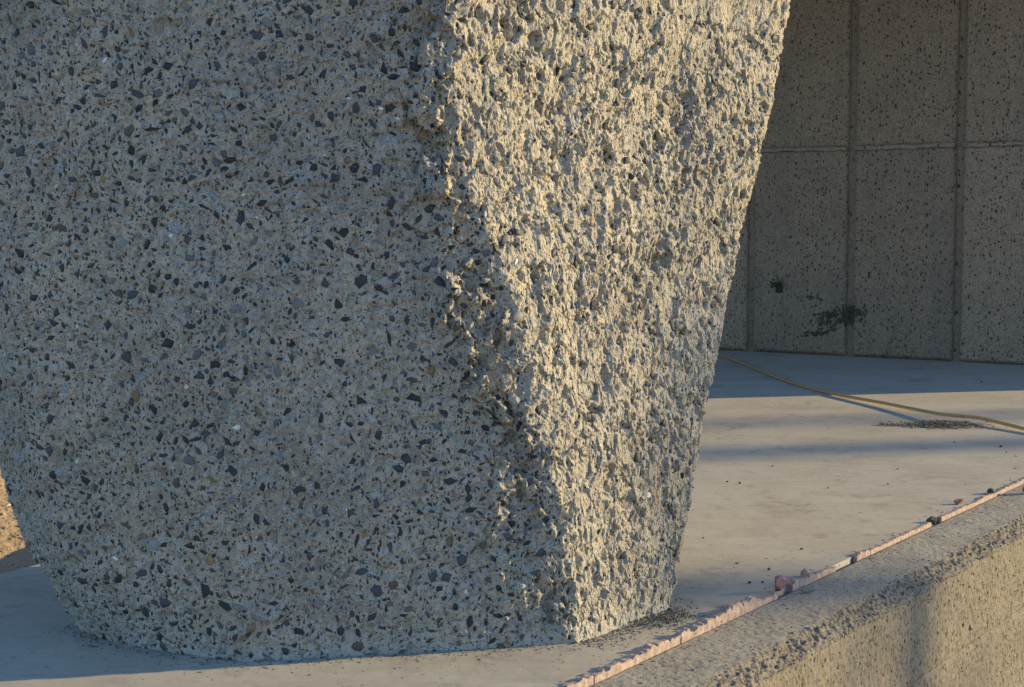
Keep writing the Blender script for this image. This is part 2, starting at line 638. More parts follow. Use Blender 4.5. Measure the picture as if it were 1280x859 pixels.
def build_pier():
    root = empty('concrete_pier', (0, 0, 0))
    tag(root, 'massive rough-hewn concrete pier with dark exposed aggregate, flaring upward from the slab', 'pier')
    e1 = edge_fn([(90, 785), (70, 742), (47, 702), (24, 664), (8, 625), (-4, 580), (-28, 500), (-55, 400), (-95, 200), (-130, 0)], 2.355, 0.0, -0.08)
    e2 = edge_fn([(150, 807), (118, 750), (85, 690), (50, 600), (10, 400), (-40, 0)], 2.247, -0.05, -0.07)
    e3 = edge_fn([(300, 829), (285, 750), (260, 600), (220, 400), (140, 0)], 2.156, -0.035, -0.07)
    e4 = edge_fn([(722, 806), (716, 745), (708, 680), (698, 610), (673, 510), (651, 410), (615, 300), (580, 215), (567, 120), (585, 0)], 2.252, -0.095, -0.02)
    e5 = edge_fn([(838, 765), (849, 700), (864, 620), (879, 540), (901, 450), (924, 330), (954, 190), (974, 100), (990, 0)], 2.446, 0.32, 0.15)
    base6 = lambda z: np.stack([0.10 + 0.22 * z, 3.12 + 0.22 * z], -1)
    base7 = lambda z: np.stack([-0.50 - 0.12 * z, 3.04 + 0.18 * z], -1)
    z = np.concatenate([np.arange(-0.012, 0.935, 0.00155), 0.935 + np.cumsum(np.geomspace(0.004, 0.12, 34))])
    z = z[z < PIER_TOP]
    E = [f(z) for f in (e7 for e7 in (base7, e1, e2, e3, e4, e5, base6))]
    ds = 0.00155
    segs = []
    L = [np.max(np.linalg.norm(E[i + 1] - E[i], axis=1)) for i in range(6)]
    us = [np.concatenate([np.linspace(0, 0.86, 16, endpoint=False), np.linspace(0.86, 1, 46, endpoint=False)])]
    for i in (1, 2, 3, 4):
        us.append(np.linspace(0, 1, int(0.93 * L[i] / ds), endpoint=False))
    us.append(np.concatenate([np.linspace(0, 0.16, 50, endpoint=False), np.linspace(0.16, 1, 14)]))
    cols_, seg_id = [], []
    for i in range(6):
        for u in us[i]:
            cols_.append(E[i] * (1 - u) + E[i + 1] * u)
            seg_id.append(i + u)
    XY = np.stack(cols_, 1)                                   # rows z, columns around
    seg_id = np.array(seg_id)
    nv, nu = XY.shape[:2]
    P = np.concatenate([XY, np.broadcast_to(z[:, None, None], (nv, nu, 1))], 2).astype(np.float64)

    def blur_u(A, k):
        ker = np.hanning(2 * k + 3)[1:-1]
        ker /= ker.sum()
        Ap = np.concatenate([np.repeat(A[:, :1], k, 1), A, np.repeat(A[:, -1:], k, 1)], 1)
        out = np.zeros_like(A)
        for j, w in enumerate(ker):
            out += w * Ap[:, j:j + A.shape[1]]
        return out
    soft = blur_u(blur_u(P, 26), 26)
    tight = blur_u(P, 5)
    near4 = np.exp(-((seg_id - 4.0) / 0.10) ** 2)[None, :, None]
    P = soft * (1 - near4) + tight * near4
    push = 0.004 + 0.011 * np.exp(-((z - 0.43) / 0.13) ** 2) + 0.003 * np.exp(-((z - 0.08) / 0.07) ** 2)
    jag = fbm(np.stack([z / 0.045, z * 0 + 3.0, z * 0], 1).astype(np.float32), 3, 64) * 0.006
    wl = np.clip((seg_id - 3.78) / 0.22, 0, 1) ** 1.4 * (seg_id <= 4) + np.clip(1 - (seg_id - 4) / 0.8, 0, 1) * (seg_id > 4)
    P[..., 1] += push[:, None] * wl[None]
    P[..., 0] += jag[:, None] * (np.clip(1 - np.abs(seg_id - 4) / 0.12, 0, 1))[None]
    N = grid_normals(P)
    if N[nv // 3, nu // 2, 1] > 0:
        N = -N
    q = P.reshape(-1, 3).astype(np.float32)
    right = np.broadcast_to(sstep(3.90, 4.03, seg_id)[None, :], (nv, nu)).astype(np.float32).ravel()
    # distance to the arris, metres, to the left of it
    ar = P[:, np.argmin(np.abs(seg_id - 4.0)), :][:, None, :]
    dist_ar = np.linalg.norm(P - ar, axis=2).ravel()
    left_near = np.exp(-(dist_ar / 0.075) ** 2) * (1 - right)

    warp = np.stack([perlin(q * 60, 91), perlin(q * 60, 92), perlin(q * 60, 93)], 1) * 0.006
    qw = q + warp
    big = fbm(q / 0.20, 2, 1)
    med = fbm(q / 0.055, 3, 4)
    f1, g1, r1, c1 = facets(qw / 0.046, 21, 1.1)
    f2, g2, r2, c2 = facets(qw * np.array([1, 1, 0.8], np.float32) / 0.019, 22, 1.2)
    f3, g3, r3, c3 = facets((q + warp * 0.5) * np.array([1, 1, 0.75], np.float32) / 0.0085, 23, 1.3)
    b1, b2, b3 = (c * c * (0.4 + 1.2 * r) for c, r in ((c1, r1), (c2, r2), (c3, r3)))
    stretch = np.array([1, 1, 0.75], np.float32)
    rid = 1 - np.abs(fbm(qw * stretch / 0.013, 2, 31, 0.55)) * 2.0
    rid2 = 1 - np.abs(fbm(q * stretch / 0.0055, 2, 37, 0.6)) * 2.0
    d_left = 0.004 * big + 0.0020 * med + 0.0020 * f1 + 0.0023 * f2 + 0.0018 * f3 + 0.0022 * b2 + 0.0019 * b3 + 0.0009 * rid2
    d_left += left_near * (0.008 * fbm(q / 0.045, 3, 61) + 0.016 * f1 + 0.006 * f2)
    amp = 0.75 + 0.55 * np.clip(fbm(q / 0.05, 2, 95), -0.8, 0.8)
    d_right = 0.009 * big + 0.0030 * med + 0.0026 * f1 + amp * (0.0031 * f2 + 0.0018 * f3 + 0.0012 * b2 + 0.0008 * b3 + 0.0008 * rid + 0.0006 * rid2)
    hollow = (r2 > 0.62) * (1 - sstep(0.12, 0.52, c2 + 0.10 * f3))
    hollow2 = (r1 > 0.72) * (1 - sstep(0.10, 0.42, c1 + 0.12 * f2))
    d_right -= 0.0058 * hollow + 0.0075 * hollow2
    HOL = np.maximum(hollow, hollow2).reshape(nv, nu)
    d_left -= 0.0016 * hollow
    d = d_left * (1 - right) + d_right * right
    # a spur of unbroken concrete left standing beside the arris
    dirs = q - np.array([0, 0, CAM_H], np.float32)
    fwd = dirs[:, 1] * CP - dirs[:, 2] * SP
    px = 640 + F_PX * dirs[:, 0] / fwd
    py = 429.5 - F_PX * (dirs[:, 1] * SP + dirs[:, 2] * CP) / fwd
    spurs = [([(562, 352), (556, 392), (580, 425), (594, 470), (612, 505), (640, 528), (664, 560)], 0.017, 12.0),
             ([(470, 380), (466, 405)], 0.007, 7.0), ([(575, 530), (562, 545)], 0.006, 6.0), ([(620, 575), (672, 575)], 0.009, 9.0),
             ([(560, 90), (548, 130), (552, 240), (575, 262)], 0.010, 12.0), ([(625, 715), (632, 740)], 0.007, 7.0), ([(680, 770), (684, 785)], 0.006, 6.0),
             ([(560, 575), (542, 592)], 0.005, 5.0), ([(690, 655), (700, 670)], 0.008, 7.0)]
    for pts, amp_s, wid in spurs:
        best = np.full(len(q), 1e9, np.float32)
        for (ax, ay), (bx, by) in zip(pts, pts[1:]):
            vx, vy = bx - ax, by - ay
            tt = np.clip(((px - ax) * vx + (py - ay) * vy) / (vx * vx + vy * vy), 0, 1)
            best = np.minimum(best, np.hypot(px - ax - tt * vx, py - ay - tt * vy))
        best = best * (1 + 0.55 * perlin(q / 0.012, 71)) + 4.0 * perlin(q / 0.03, 72) + 5.0 * f2
        d += 0.8 * amp_s * (1 - sstep(0.35 * wid, 1.25 * wid, best)) * (0.8 + 1.1 * np.clip(f2, -0.6, 0.6) + 0.5 * f3) * (1 - 0.6 * right)
    back = (np.abs(seg_id - 3.0) > 2.3)[None, :]
    D = d.reshape(nv, nu).astype(np.float64)
    foot = sstep(0.0, 0.05, P[..., 2])                          # the foot keeps to the slab
    D *= 0.35 + 0.65 * foot

    # ---- seats for the stones
    vis_cols = np.where((seg_id > 0.95) & (seg_id < 5.1))[0]
    vis_rows = np.where(z < 0.93)[0]
    cw = np.linalg.norm(P[300, vis_cols + 1] - P[300, vis_cols], axis=1)
    cw /= cw.sum()
    NST = 42000
    jj = RNG.choice(vis_cols, NST, p=cw)
    ii = RNG.choice(vis_rows[6:-4], NST)
    # columns crowd together lower down: thin the lower rows accordingly
    wloc = np.linalg.norm(P[ii, np.minimum(jj + 3, nu - 1)] - P[ii, np.maximum(jj - 3, 0)], axis=1)
    keep = RNG.random(NST) < wloc / np.percentile(wloc, 97)
    ii, jj = ii[keep], jj[keep]
    NST = len(ii)
    drift = perlin((P[ii, jj] / 0.16).astype(np.float32), 88) + 0.6 * perlin((P[ii, jj] / 0.05).astype(np.float32), 89)
    keep = RNG.random(NST) < np.where(seg_id[jj] > 4.0, 0.42 + 0.58 * (HOL[ii, jj] > 0.5), 1.0) * np.clip(0.78 + 0.75 * drift, 0.25, 1)
    ii, jj = ii[keep], jj[keep]
    NST = len(ii)
    size = np.clip(RNG.lognormal(math.log(0.0037), 0.54, NST), 0.0016, 0.0115)
    order = np.argsort(-size)
    ii, jj, size = ii[order], jj[order], size[order]
    # keep stones from overlapping each other
    pos0 = P[ii, jj]
    ok = np.ones(NST, bool)
    cell = {}
    for k in range(NST):
        c = tuple((pos0[k] / 0.012).astype(int))
        bad = False
        for a in (-1, 0, 1):
            for b in (-1, 0, 1):
                for e in (-1, 0, 1):
                    for m in cell.get((c[0] + a, c[1] + b, c[2] + e), ()):
                        if np.linalg.norm(pos0[k] - pos0[m]) < 0.66 * (size[k] + size[m]):
                            bad = True
        if bad:
            ok[k] = False
        else:
            cell.setdefault(c, []).append(k)
    ii, jj, size = ii[ok], jj[ok], size[ok]
    NST = len(ii)
    isr = seg_id[jj] > 4.0
    size = np.where(isr, np.minimum(size * 1.6, 0.0125), size)
    sink = np.where(isr, RNG.uniform(-0.0010, 0.0034, NST), RNG.uniform(-0.0008, 0.0014, NST))
    lost = RNG.random(NST) < np.where(isr, 0.16, 0.09)          # fallen stones leave empty sockets
    Ns = N[ii, jj]
    tl = np.where(isr, 0.40, 0.22)[:, None]
    nrm = Ns + RNG.normal(0, 1, (NST, 3)) * tl * 0.6
    nrm /= np.linalg.norm(nrm, axis=1, keepdims=True)
    ang = RNG.uniform(0, 6.283, NST)
    R = frames(nrm, ang)
    which = RNG.integers(len(SHAPES), size=NST)
    seat = np.zeros(NST)
    W = 11
    for k in range(NST):
        i0, i1 = max(ii[k] - W, 0), min(ii[k] + W + 1, nv)
        j0, j1 = max(jj[k] - W, 0), min(jj[k] + W + 1, nu)
        off = P[i0:i1, j0:j1] - P[ii[k], jj[k]]
        s = size[k]
        loc = off @ R[k][:, :2] / s
        pl = OUTLINES[which[k]]
        g = np.max(loc[..., :1] * pl[:, 0] + loc[..., 1:] * pl[:, 1], axis=-1)
        core = D[i0:i1, j0:j1][g < 1.0]
        lvl = np.median(core) if len(core) else D[ii[k], jj[k]]
        seat[k] = lvl - sink[k] * min(1.0, s / 0.0045)
        tgt = seat[k] - (0.0008 if not lost[k] else 0.0012 + 0.35 * s)
        bl = 1 - sstep(1.0, 1.0 + 0.0028 / s, g)
        D[i0:i1, j0:j1] = D[i0:i1, j0:j1] * (1 - bl) + tgt * bl
    Q = P + N * D[..., None]
    Q[0, :, 2] = np.minimum(Q[0, :, 2], -0.004)
    verts = Q.reshape(-1, 3)
    faces = grid_faces(nv, nu)
    a = np.arange(nv) * nu                                       # close the seam at the back
    b = a + nu - 1
    faces = np.concatenate([faces, np.stack([b[:-1], a[:-1], a[1:], b[1:]], 1)])
    n0 = np.cross(verts[faces[nu // 2, 1]] - verts[faces[nu // 2, 0]], verts[faces[nu // 2, 3]] - verts[faces[nu // 2, 0]])
    if n0[1] > 0:
        faces = faces[:, ::-1]
    body = mesh_obj('body', verts, faces, M['paste'], root)
    body['label'] = 'rough broken concrete mass, cream in the sun and blue grey in shade'
    cap = mesh_obj('pier_head', Q[-1], [tuple(range(nu))], M['paste'], root)

    pos = P[ii, jj] + Ns * (seat - size * 0.16)[:, None]
    tint = RNG.random(NST)
    tint = np.where(isr & (tint < 0.9), tint * 0.72, tint)          # sunlit side's stones coloured darker, as the sun showed them too pale
    # the 300 that show largest are stones of their own
    vis = np.argsort(-size * (pos[:, 2] < 0.9) * ~lost)[:300]
    meshes = []
    for k, (sv, sf) in enumerate(SHAPES):
        row = []
        for tv in (0.1, 0.3, 0.5, 0.68, 0.8, 0.87, 0.93, 0.97):
            o = mesh_obj('stone', sv * np.array([1, 1, 0.7]), sf, M['stone'], None, attr={'tint': np.full(len(sv), tv)})
            row.append(o.data)
            bpy.data.objects.remove(o)
        meshes.append(row)
    tv = np.array([0.1, 0.3, 0.5, 0.68, 0.8, 0.87, 0.93, 0.97])
    for k in vis:
        me = meshes[int(which[k])][int(np.argmin(np.abs(tv - min(tint[k], 0.985))))]
        o = bpy.data.objects.new('stone', me)
        Mx = Matrix([[*(R[k][r] * size[k]), pos[k][r]] for r in range(3)] + [[0, 0, 0, 1]])
        o.parent = root
        o.matrix_local = Mx
        col.objects.link(o)
    rest = ~lost
    rest[vis] = False
    stone_cloud('small_aggregate', pos[rest], nrm[rest], size[rest], tint[rest], ang[rest], M['stone'], root, which=which[rest])
    return Q, seg_id, z


PIER_Q, PIER_SEG, PIER_Z = build_pier()


# ------------------------------------------------------------------ retaining wall with chiselled edge
def px_s(px):
    """distance along the joint line at picture column px"""
    p = G(px, 859 - 0.4637 * (px - 715))
    return float((p - K0).dot(KD))


FACE_A = 0.157
GROOVE_Z = float(on_plane(1215, 808, KN, KN.dot(K0) + FACE_A)[2])


def build_retaining_wall():
    root = empty('retaining_wall', tuple(kerb_pt(0, 0.1, 0)))
    tag(root, 'low tan retaining wall with chipped edge along the pink joint at lower right', 'wall')
    s = np.concatenate([np.linspace(-4.0, -0.85, 30, endpoint=False), np.arange(-0.85, 1.65, 0.0024), np.linspace(1.66, 9.5, 60)])
    aT, zT = 0.1215, -0.006
    top = [(0.0065, -0.10)] + [(0.0065 + t * (aT - 0.0065), zT) for t in np.linspace(0, 1, 46)]
    edge = [(aT + t * (FACE_A - aT), zT - 0.020 * t) for t in np.linspace(0, 1, 22)]
    fz = np.concatenate([np.arange(0, 0.42, 0.0025), np.linspace(0.43, 1.03, 14)])
    face = [(FACE_A - 0.003, zT - 0.020 - t) for t in fz]
    prof = np.array(top + edge[1:] + face[1:])
    zone = np.array([0] * len(top) + [1] * (len(edge) - 1) + [2] * (len(face) - 1))
    A = prof[:, 0][:, None]
    Z = prof[:, 1][:, None]
    P = K0 + s[None, :, None] * KD + A[..., None] * KN + np.array([0, 0, 1.0]) * Z[..., None]
    nv, nu = P.shape[:2]
    N = grid_normals(P)
    if N[30, 30, 2] < 0:
        N = -N
    q = P.reshape(-1, 3).astype(np.float32)
    wz = np.array([1, 1, 0.7], np.float32)
    med = fbm(q / 0.06, 3, 201).reshape(nv, nu)
    f2, _, rr2, cc2 = (x.reshape(nv, nu) for x in facets(q * wz / 0.0095, 202, 1.2))
    f3 = facets(q * wz / 0.006, 203, 1.2)[0].reshape(nv, nu)
    bowl = cc2 * cc2 * (0.3 + 1.4 * rr2)
    pit = np.clip(fbm(q * np.array([1, 1, 0.6], np.float32) / 0.007, 2, 204).reshape(nv, nu) - 0.25, 0, 1)
    zr = zone[:, None]
    ev = np.exp(-((A - 0.139) / 0.017) ** 2) * (zr < 2) + 0.0 * Z
    d = np.where(zr == 0, 0.0010 * med + 0.0006 * f2, 0.0015 * med + 0.0010 * f2 + 0.0009 * f3 + 0.0016 * bowl - 0.0032 * pit)
    d = d + ev * (0.0020 * med + 0.0010 * f2 + 0.0011 * f3 + 0.0013 * bowl - 0.0030 * pit - 0.0004)
    gz = np.abs(Z - GROOVE_Z - 0.001 * med)
    d = d - np.where(zr == 2, 0.005 * np.exp(-(gz / 0.003) ** 2), 0)
    d = d - np.where(zr == 2, 0.0022 * (Z > GROOVE_Z) * 0.6, 0)
    d[:2] = 0
    Q = P + N * d[..., None]
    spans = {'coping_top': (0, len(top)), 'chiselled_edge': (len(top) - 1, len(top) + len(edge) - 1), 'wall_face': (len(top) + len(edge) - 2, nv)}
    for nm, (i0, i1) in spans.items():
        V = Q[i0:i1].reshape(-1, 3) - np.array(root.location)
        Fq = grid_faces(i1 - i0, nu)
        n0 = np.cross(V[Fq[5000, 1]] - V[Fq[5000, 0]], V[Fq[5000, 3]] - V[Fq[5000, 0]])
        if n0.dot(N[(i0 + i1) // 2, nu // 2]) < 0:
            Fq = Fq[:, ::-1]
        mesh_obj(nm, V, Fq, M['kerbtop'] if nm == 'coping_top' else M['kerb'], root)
    # body behind the face, under the coping
    b0, b1 = kerb_pt(-4, 0.06, -0.06), kerb_pt(9.5, 0.06, -0.06)
    # small stones showing in the edge and the face
    vis = np.where((s > -0.8) & (s < 1.5))[0]
    n = 4200
    jj = RNG.choice(vis, n)
    rows = np.where((zone >= 1) & (prof[:, 1] > -0.42))[0]
    ii = RNG.choice(rows, n)
    size = np.clip(RNG.lognormal(math.log(0.0024), 0.4, n), 0.0012, 0.006)
    Ns = N[ii, jj] + RNG.normal(0, 0.15, (n, 3))
    Ns /= np.linalg.norm(Ns, axis=1, keepdims=True)
    pos = Q[ii, jj] - Ns * (size * 0.12)[:, None] - np.array(root.location)
    tint = np.where(RNG.random(n) < 0.55, RNG.uniform(0.80, 0.93, n), RNG.uniform(0.3, 0.8, n))
    stone_cloud('small_aggregate', pos, Ns, size, tint, RNG.uniform(0, 6.28, n), M['stone'], root)


build_retaining_wall()

# ------------------------------------------------------------------ back wall of cast panels
WA, WB = G(920, 439), G(1280, 457)
WD = (WB - WA) / np.linalg.norm(WB - WA)
WN = np.array([WD[1], -WD[0], 0.0])                 # towards the camera side
if WN[1] > 0:
    WN = -WN


def wall_hit(px, py):
    p = on_plane(px, py, WN, WN.dot(WA))
    return float((p - WA).dot(WD)), float(p[2])


S_END = None
_p = G(1085, 493.5)
_sh = np.array([math.cos(SUN_AZ), math.sin(SUN_AZ)])
_m = np.array([[WD[0], -_sh[0]], [WD[1], -_sh[1]]])
S_END = float(np.linalg.solve(_m, (_p - WA)[:2])[0])
RIBS = [wall_hit(936, 430)[0], wall_hit(1063, 430)[0], wall_hit(1194, 430)[0]]
Z_JOINT = wall_hit(1100, 184)[1]
RIB_STEP = (RIBS[2] - RIBS[0]) / 2


def wall_xyz(s, z, out):
    return WA + WD * s + WN * out + np.array([0, 0, z])


def wall_mesh(name, s0, s1, z0, z1, o0, o1, mat, root, nx=1, nz=1, rough=0.0, bevel=0.0, seed=0):
    """a slab of wall between o0 (back) and o1 (front), its front a relief grid with worn edges"""
    su = np.linspace(s0, s1, nx + 1)
    zu = np.linspace(z0, z1, nz + 1)
    if bevel:
        su = np.concatenate([[s0, s0 + bevel * 0.4], np.linspace(s0 + bevel, s1 - bevel, nx), [s1 - bevel * 0.4, s1]])
        zu = np.concatenate([[z0, z0 + bevel * 0.4], np.linspace(z0 + bevel, z1 - bevel, nz), [z1 - bevel * 0.4, z1]])
    S, Z = np.meshgrid(su, zu)
    q = np.stack([S.ravel() * 1.0, Z.ravel(), np.full(S.size, seed * 3.7)], 1).astype(np.float32)
    o = np.full(S.shape, o1)
    if rough:
        o = o + rough * fbm(q / 0.05, 3, 300 + seed).reshape(S.shape)
    if bevel:
        e = np.minimum.reduce([S - s0, s1 - S, Z - z0, z1 - Z])
        o = o - 0.5 * (o1 - o0) * (1 - np.clip(e / bevel, 0, 1)) ** 2
        S = S + rough * 1.2 * perlin(q / 0.04, 350 + seed).reshape(S.shape)
    front = WA + S[..., None] * WD + Z[..., None] * np.array([0, 0, 1.0]) + o[..., None] * WN
    nv, nu = S.shape
    ring = [(0, j) for j in range(nu)] + [(i, nu - 1) for i in range(1, nv)] + [(nv - 1, j) for j in range(nu - 2, -1, -1)] + [(i, 0) for i in range(nv - 2, 0, -1)]
    V = list(front.reshape(-1, 3))
    Fq = [tuple(int(x) for x in r) for r in grid_faces(nv, nu)]
    base = len(V)
    for i, j in ring:
        V.append(WA + WD * S[i, j] + np.array([0, 0, Z[i, j]]) + WN * o0)
    m = len(ring)
    for k in range(m):
        a = ring[k][0] * nu + ring[k][1]
        b = ring[(k + 1) % m][0] * nu + ring[(k + 1) % m][1]
        Fq.append((b, a, base + k, base + (k + 1) % m))
    Fq.append(tuple(base + k for k in range(m)))
    V = np.array(V) - np.array(root.location)
    return mesh_obj(name, V, Fq, mat, root)


def build_back_wall():
    root = empty('back_wall', tuple(wall_xyz(0, 0, 0)))
    tag(root, 'shaded concrete back wall of tall speckled panels with recessed vertical joints', 'wall')
    H = 3.0
    k0 = int(math.floor((-4.0 - RIBS[0]) / RIB_STEP))
    k1 = int(math.ceil((S_END - RIBS[0]) / RIB_STEP))
    wall_mesh('backing', RIBS[0] + k0 * RIB_STEP, S_END, -0.05, H, -0.30, -0.022, M['joint'], root, 60, 40, 0.003, 0.0, 1)
    g = 0.0165
    rows = [(0.004, Z_JOINT - 0.004), (Z_JOINT + 0.004, Z_JOINT + 1.17), (Z_JOINT + 1.18, H)]
    n = 0
    for k in range(k0, k1):
        a = RIBS[0] + k * RIB_STEP + g
        b = min(RIBS[0] + (k + 1) * RIB_STEP - g, S_END)
        if b - a < 0.05:
            continue
        for z0, z1 in rows:
            n += 1
            wall_mesh('panel', a, b, z0, z1, -0.03, 0.0, M['wall'], root, 34, 60, 0.0022, 0.014, n)
    # crushed mortar fins squeezed out along the level joint
    for k in range(k0, k1):
        a = RIBS[0] + k * RIB_STEP + g
        b = min(RIBS[0] + (k + 1) * RIB_STEP - g, S_END)
        if b - a < 0.05:
            continue
        u = np.linspace(a + 0.004, b - 0.004, 40)
        q = np.stack([u, np.full(40, 5.0), np.full(40, k * 1.3)], 1).astype(np.float32)
        w = 0.013 + 0.006 * np.clip(fbm(q / 0.07, 2, 401), -0.8, 0.8)
        c = Z_JOINT + 0.004 * fbm(q / 0.11, 2, 402)
        o = 0.006 + 0.006 * np.clip(fbm(q / 0.05, 2, 403), -0.8, 0.8)
        V, Fq = [], []
        for i in range(40):
            for dz, oo in ((-1, -0.026), (-0.6, 1), (0.5, 0.85), (1, -0.026)):
                V.append(wall_xyz(u[i], c[i] + dz * w[i], oo if oo < 0 else oo * o[i]) - np.array(root.location))
        for i in range(39):
            for j in range(3):
                Fq.append((i * 4 + j, i * 4 + 4 + j, i * 4 + 5 + j, i * 4 + 1 + j))
        Fq += [(0, 1, 2, 3), (39 * 4 + 3, 39 * 4 + 2, 39 * 4 + 1, 39 * 4)]
        mesh_obj('mortar_fin', V, Fq, M['mortar'], root)
    # a pocket of bare stones where the cement did not fill the mould
    pts = []
    rng = np.random.default_rng(5)
    while len(pts) < 360:
        x, y = rng.uniform(1000, 1086), rng.uniform(368, 420)
        main = ((x - 1051) / 35) ** 2 + ((y - 396 - (1048 - x) * 0.12) / 14) ** 2
        tail = abs(y - (421 - (x - 1000) * 0.25)) < 4 and x < 1045
        bit = abs(y - 371 - (x - 1008) * 0.2) < 2 and 1006 < x < 1026
        if main < rng.uniform(0.4, 1.1) or tail and rng.random() < 0.6 or bit:
            pts.append(wall_hit(x, y))
    pos = np.array([wall_xyz(a, b, rng.uniform(-0.003, 0.003)) for a, b in pts]) - np.array(root.location)
    nr = WN + rng.normal(0, 0.22, (len(pts), 3))
    nr /= np.linalg.norm(nr, axis=1, keepdims=True)
    stone_cloud('honeycomb_stones', pos, nr, rng.uniform(0.004, 0.014, len(pts)), rng.choice([0.05, 0.2, 0.3, 0.55, 0.72, 0.88, 0.9, 0.82], len(pts)), rng.uniform(0, 6, len(pts)), M['crumb'], root)
    # tie hole as a raised plug coloured dark for its inner shade, with moss
    a, b = wall_hit(974, 358)
    hole = wall_mesh('tie_hole_plug', a - 0.026, a + 0.026, b - 0.034, b + 0.026, -0.02, 0.003, M['hole'], root, 8, 8, 0.007, 0.012, 90)
    V, Fq = [], []
    for k in range(150):
        c = wall_xyz(a + rng.normal(0, 0.014), b - 0.004 + abs(rng.normal(0, 0.016)), 0.003 + abs(rng.normal(0, 0.008))) - np.array(root.location)
        t = rng.normal(0, 1, (3, 3))
        i0 = len(V)
        for j in range(3):
            V.append(c + t[j] / np.linalg.norm(t[j]) * 0.007)
        Fq.append((i0, i0 + 1, i0 + 2))
    ms = mesh_obj('moss', V, Fq, M['moss'], hole)


build_back_wall()

# unseen roof added above the wall to darken it
rr = empty('shade_roof', (0.5, 7.5, 2.2))
tag(rr, 'unseen flat concrete roof added to shade the back wall', 'roof')
v, f = box_vf((-6.0, -1.5, 0.0), (2.9, 4.0, 0.28))
mesh_obj('deck', v, f, M['roof'], rr)
v, f = box_vf((-6.0, -1.62, -0.12), (2.9, -1.503, 0.40))
mesh_obj('fascia', v, f, M['roof'], rr)


# ------------------------------------------------------------------ foam strip in the joint
def build_foam():
    root = empty('foam_joint_strip', tuple(kerb_pt(0, 0, 0)))
    tag(root, 'broken pale pink foam strip standing in the joint along the slab edge', 'foam strip')
    # height of the strip (mm) along the joint, by survey column
    hx = [640, 714, 720, 742, 760, 790, 812, 850, 884, 905, 925, 931, 934, 946, 950, 966, 985, 990, 1010, 1016, 1032, 1040, 1066, 1070, 1080, 1086, 1104, 1120, 1140, 1157, 1172, 1186, 1200, 1212, 1225, 1240, 1250, 1262, 1280, 1300, 1480]
    hy = [9, 9, 13, 10, 14, 12, 15, 14, 15, 18, 19, 16, 20, 17, 6, 7, 13, 16, 13, 9, 5, 2, 3, 9, 9, 3, 2, 4, 3, 5, 5, 3, 5, 3, 7, 4, 8, 6, 8, 8, 7]
    cuts = [640, 690, 738, 797, 846, 931, 966, 985, 1013, 1040, 1066, 1083, 1112, 1158, 1171, 1204, 1243, 1290, 1370, 1480]
    gaps = {(966, 985), (1040, 1066), (1158, 1171)}
    prof = [(-0.5, -1), (-0.5, 0.85), (-0.46, 0.97), (-0.12, 1.0), (0.2, 1.0), (0.45, 0.97), (0.50, 0.86), (0.50, 0.3), (0.5, -1)]
    m = len(prof)
    for k, (a, b) in enumerate(zip(cuts, cuts[1:])):
        if (a, b) in gaps:
            continue
        s0, s1 = px_s(a), px_s(b) + 0.001
        n = max(6, int((s1 - s0) / 0.0028))
        u = np.linspace(s0, s1, n)
        px = np.interp(u, [px_s(x) for x in hx], hx)
        h = np.interp(px, hx, hy) / 1000.0
        w = 0.0108 * (1.0 if b < 1040 else 0.65)
        off = random.uniform(-0.0012, 0.0012)
        U = np.repeat(u, m)
        K = np.tile(np.arange(m), n)
        q = np.stack([U / 0.012, K * 1.3, np.full(n * m, k * 3.3)], 1).astype(np.float32)
        j1, j2, j3 = fbm(q, 3, 500), perlin(q * np.array([0.3, 0.2, 1], np.float32), 510), fbm(q * 1.0 + 20, 2, 520)
        pa = np.array([p[0] for p in prof])[K]
        ph = np.array([p[1] for p in prof])[K]
        tear = np.repeat(np.random.default_rng(k).uniform(0.45, 1.1, 400)[(np.floor((u - s0) / 0.011 + 0.6 * np.sin(u * 130))).astype(int) % 400], m)
        H = np.repeat(h, m) * 0.7 * tear
        chip = np.clip(-0.12 - perlin(np.stack([U / 0.018, np.full(n * m, 1.0), np.full(n * m, 2.0)], 1).astype(np.float32), 530), 0, 1) * 1.1
        Z = np.where(ph < 0, -0.03, H * ph * np.clip(1 + 0.10 * j1 + 0.22 * j2 - chip, 0.08, 1.6))
        endt = np.minimum((U - s0), (s1 - U))
        Z = np.where(ph < 0, Z, Z * (0.72 + 0.28 * np.clip(endt / 0.004, 0, 1)))
        A = off + pa * w * (1 + 0.14 * j3) + 0.0012 * j1
        A = np.minimum(A, 0.0085)
        V = U[:, None] * KD + A[:, None] * KN + Z[:, None] * np.array([0, 0, 1.0])
        Fq = [(i * m + c, (i + 1) * m + c, (i + 1) * m + c + 1, i * m + c + 1) for i in range(n - 1) for c in range(m - 1)]
        Fq += [tuple(range(m)), tuple((n - 1) * m + c for c in range(m))[::-1]]
        mesh_obj('foam_segment', V, Fq, M['foam'], root)


build_foam()


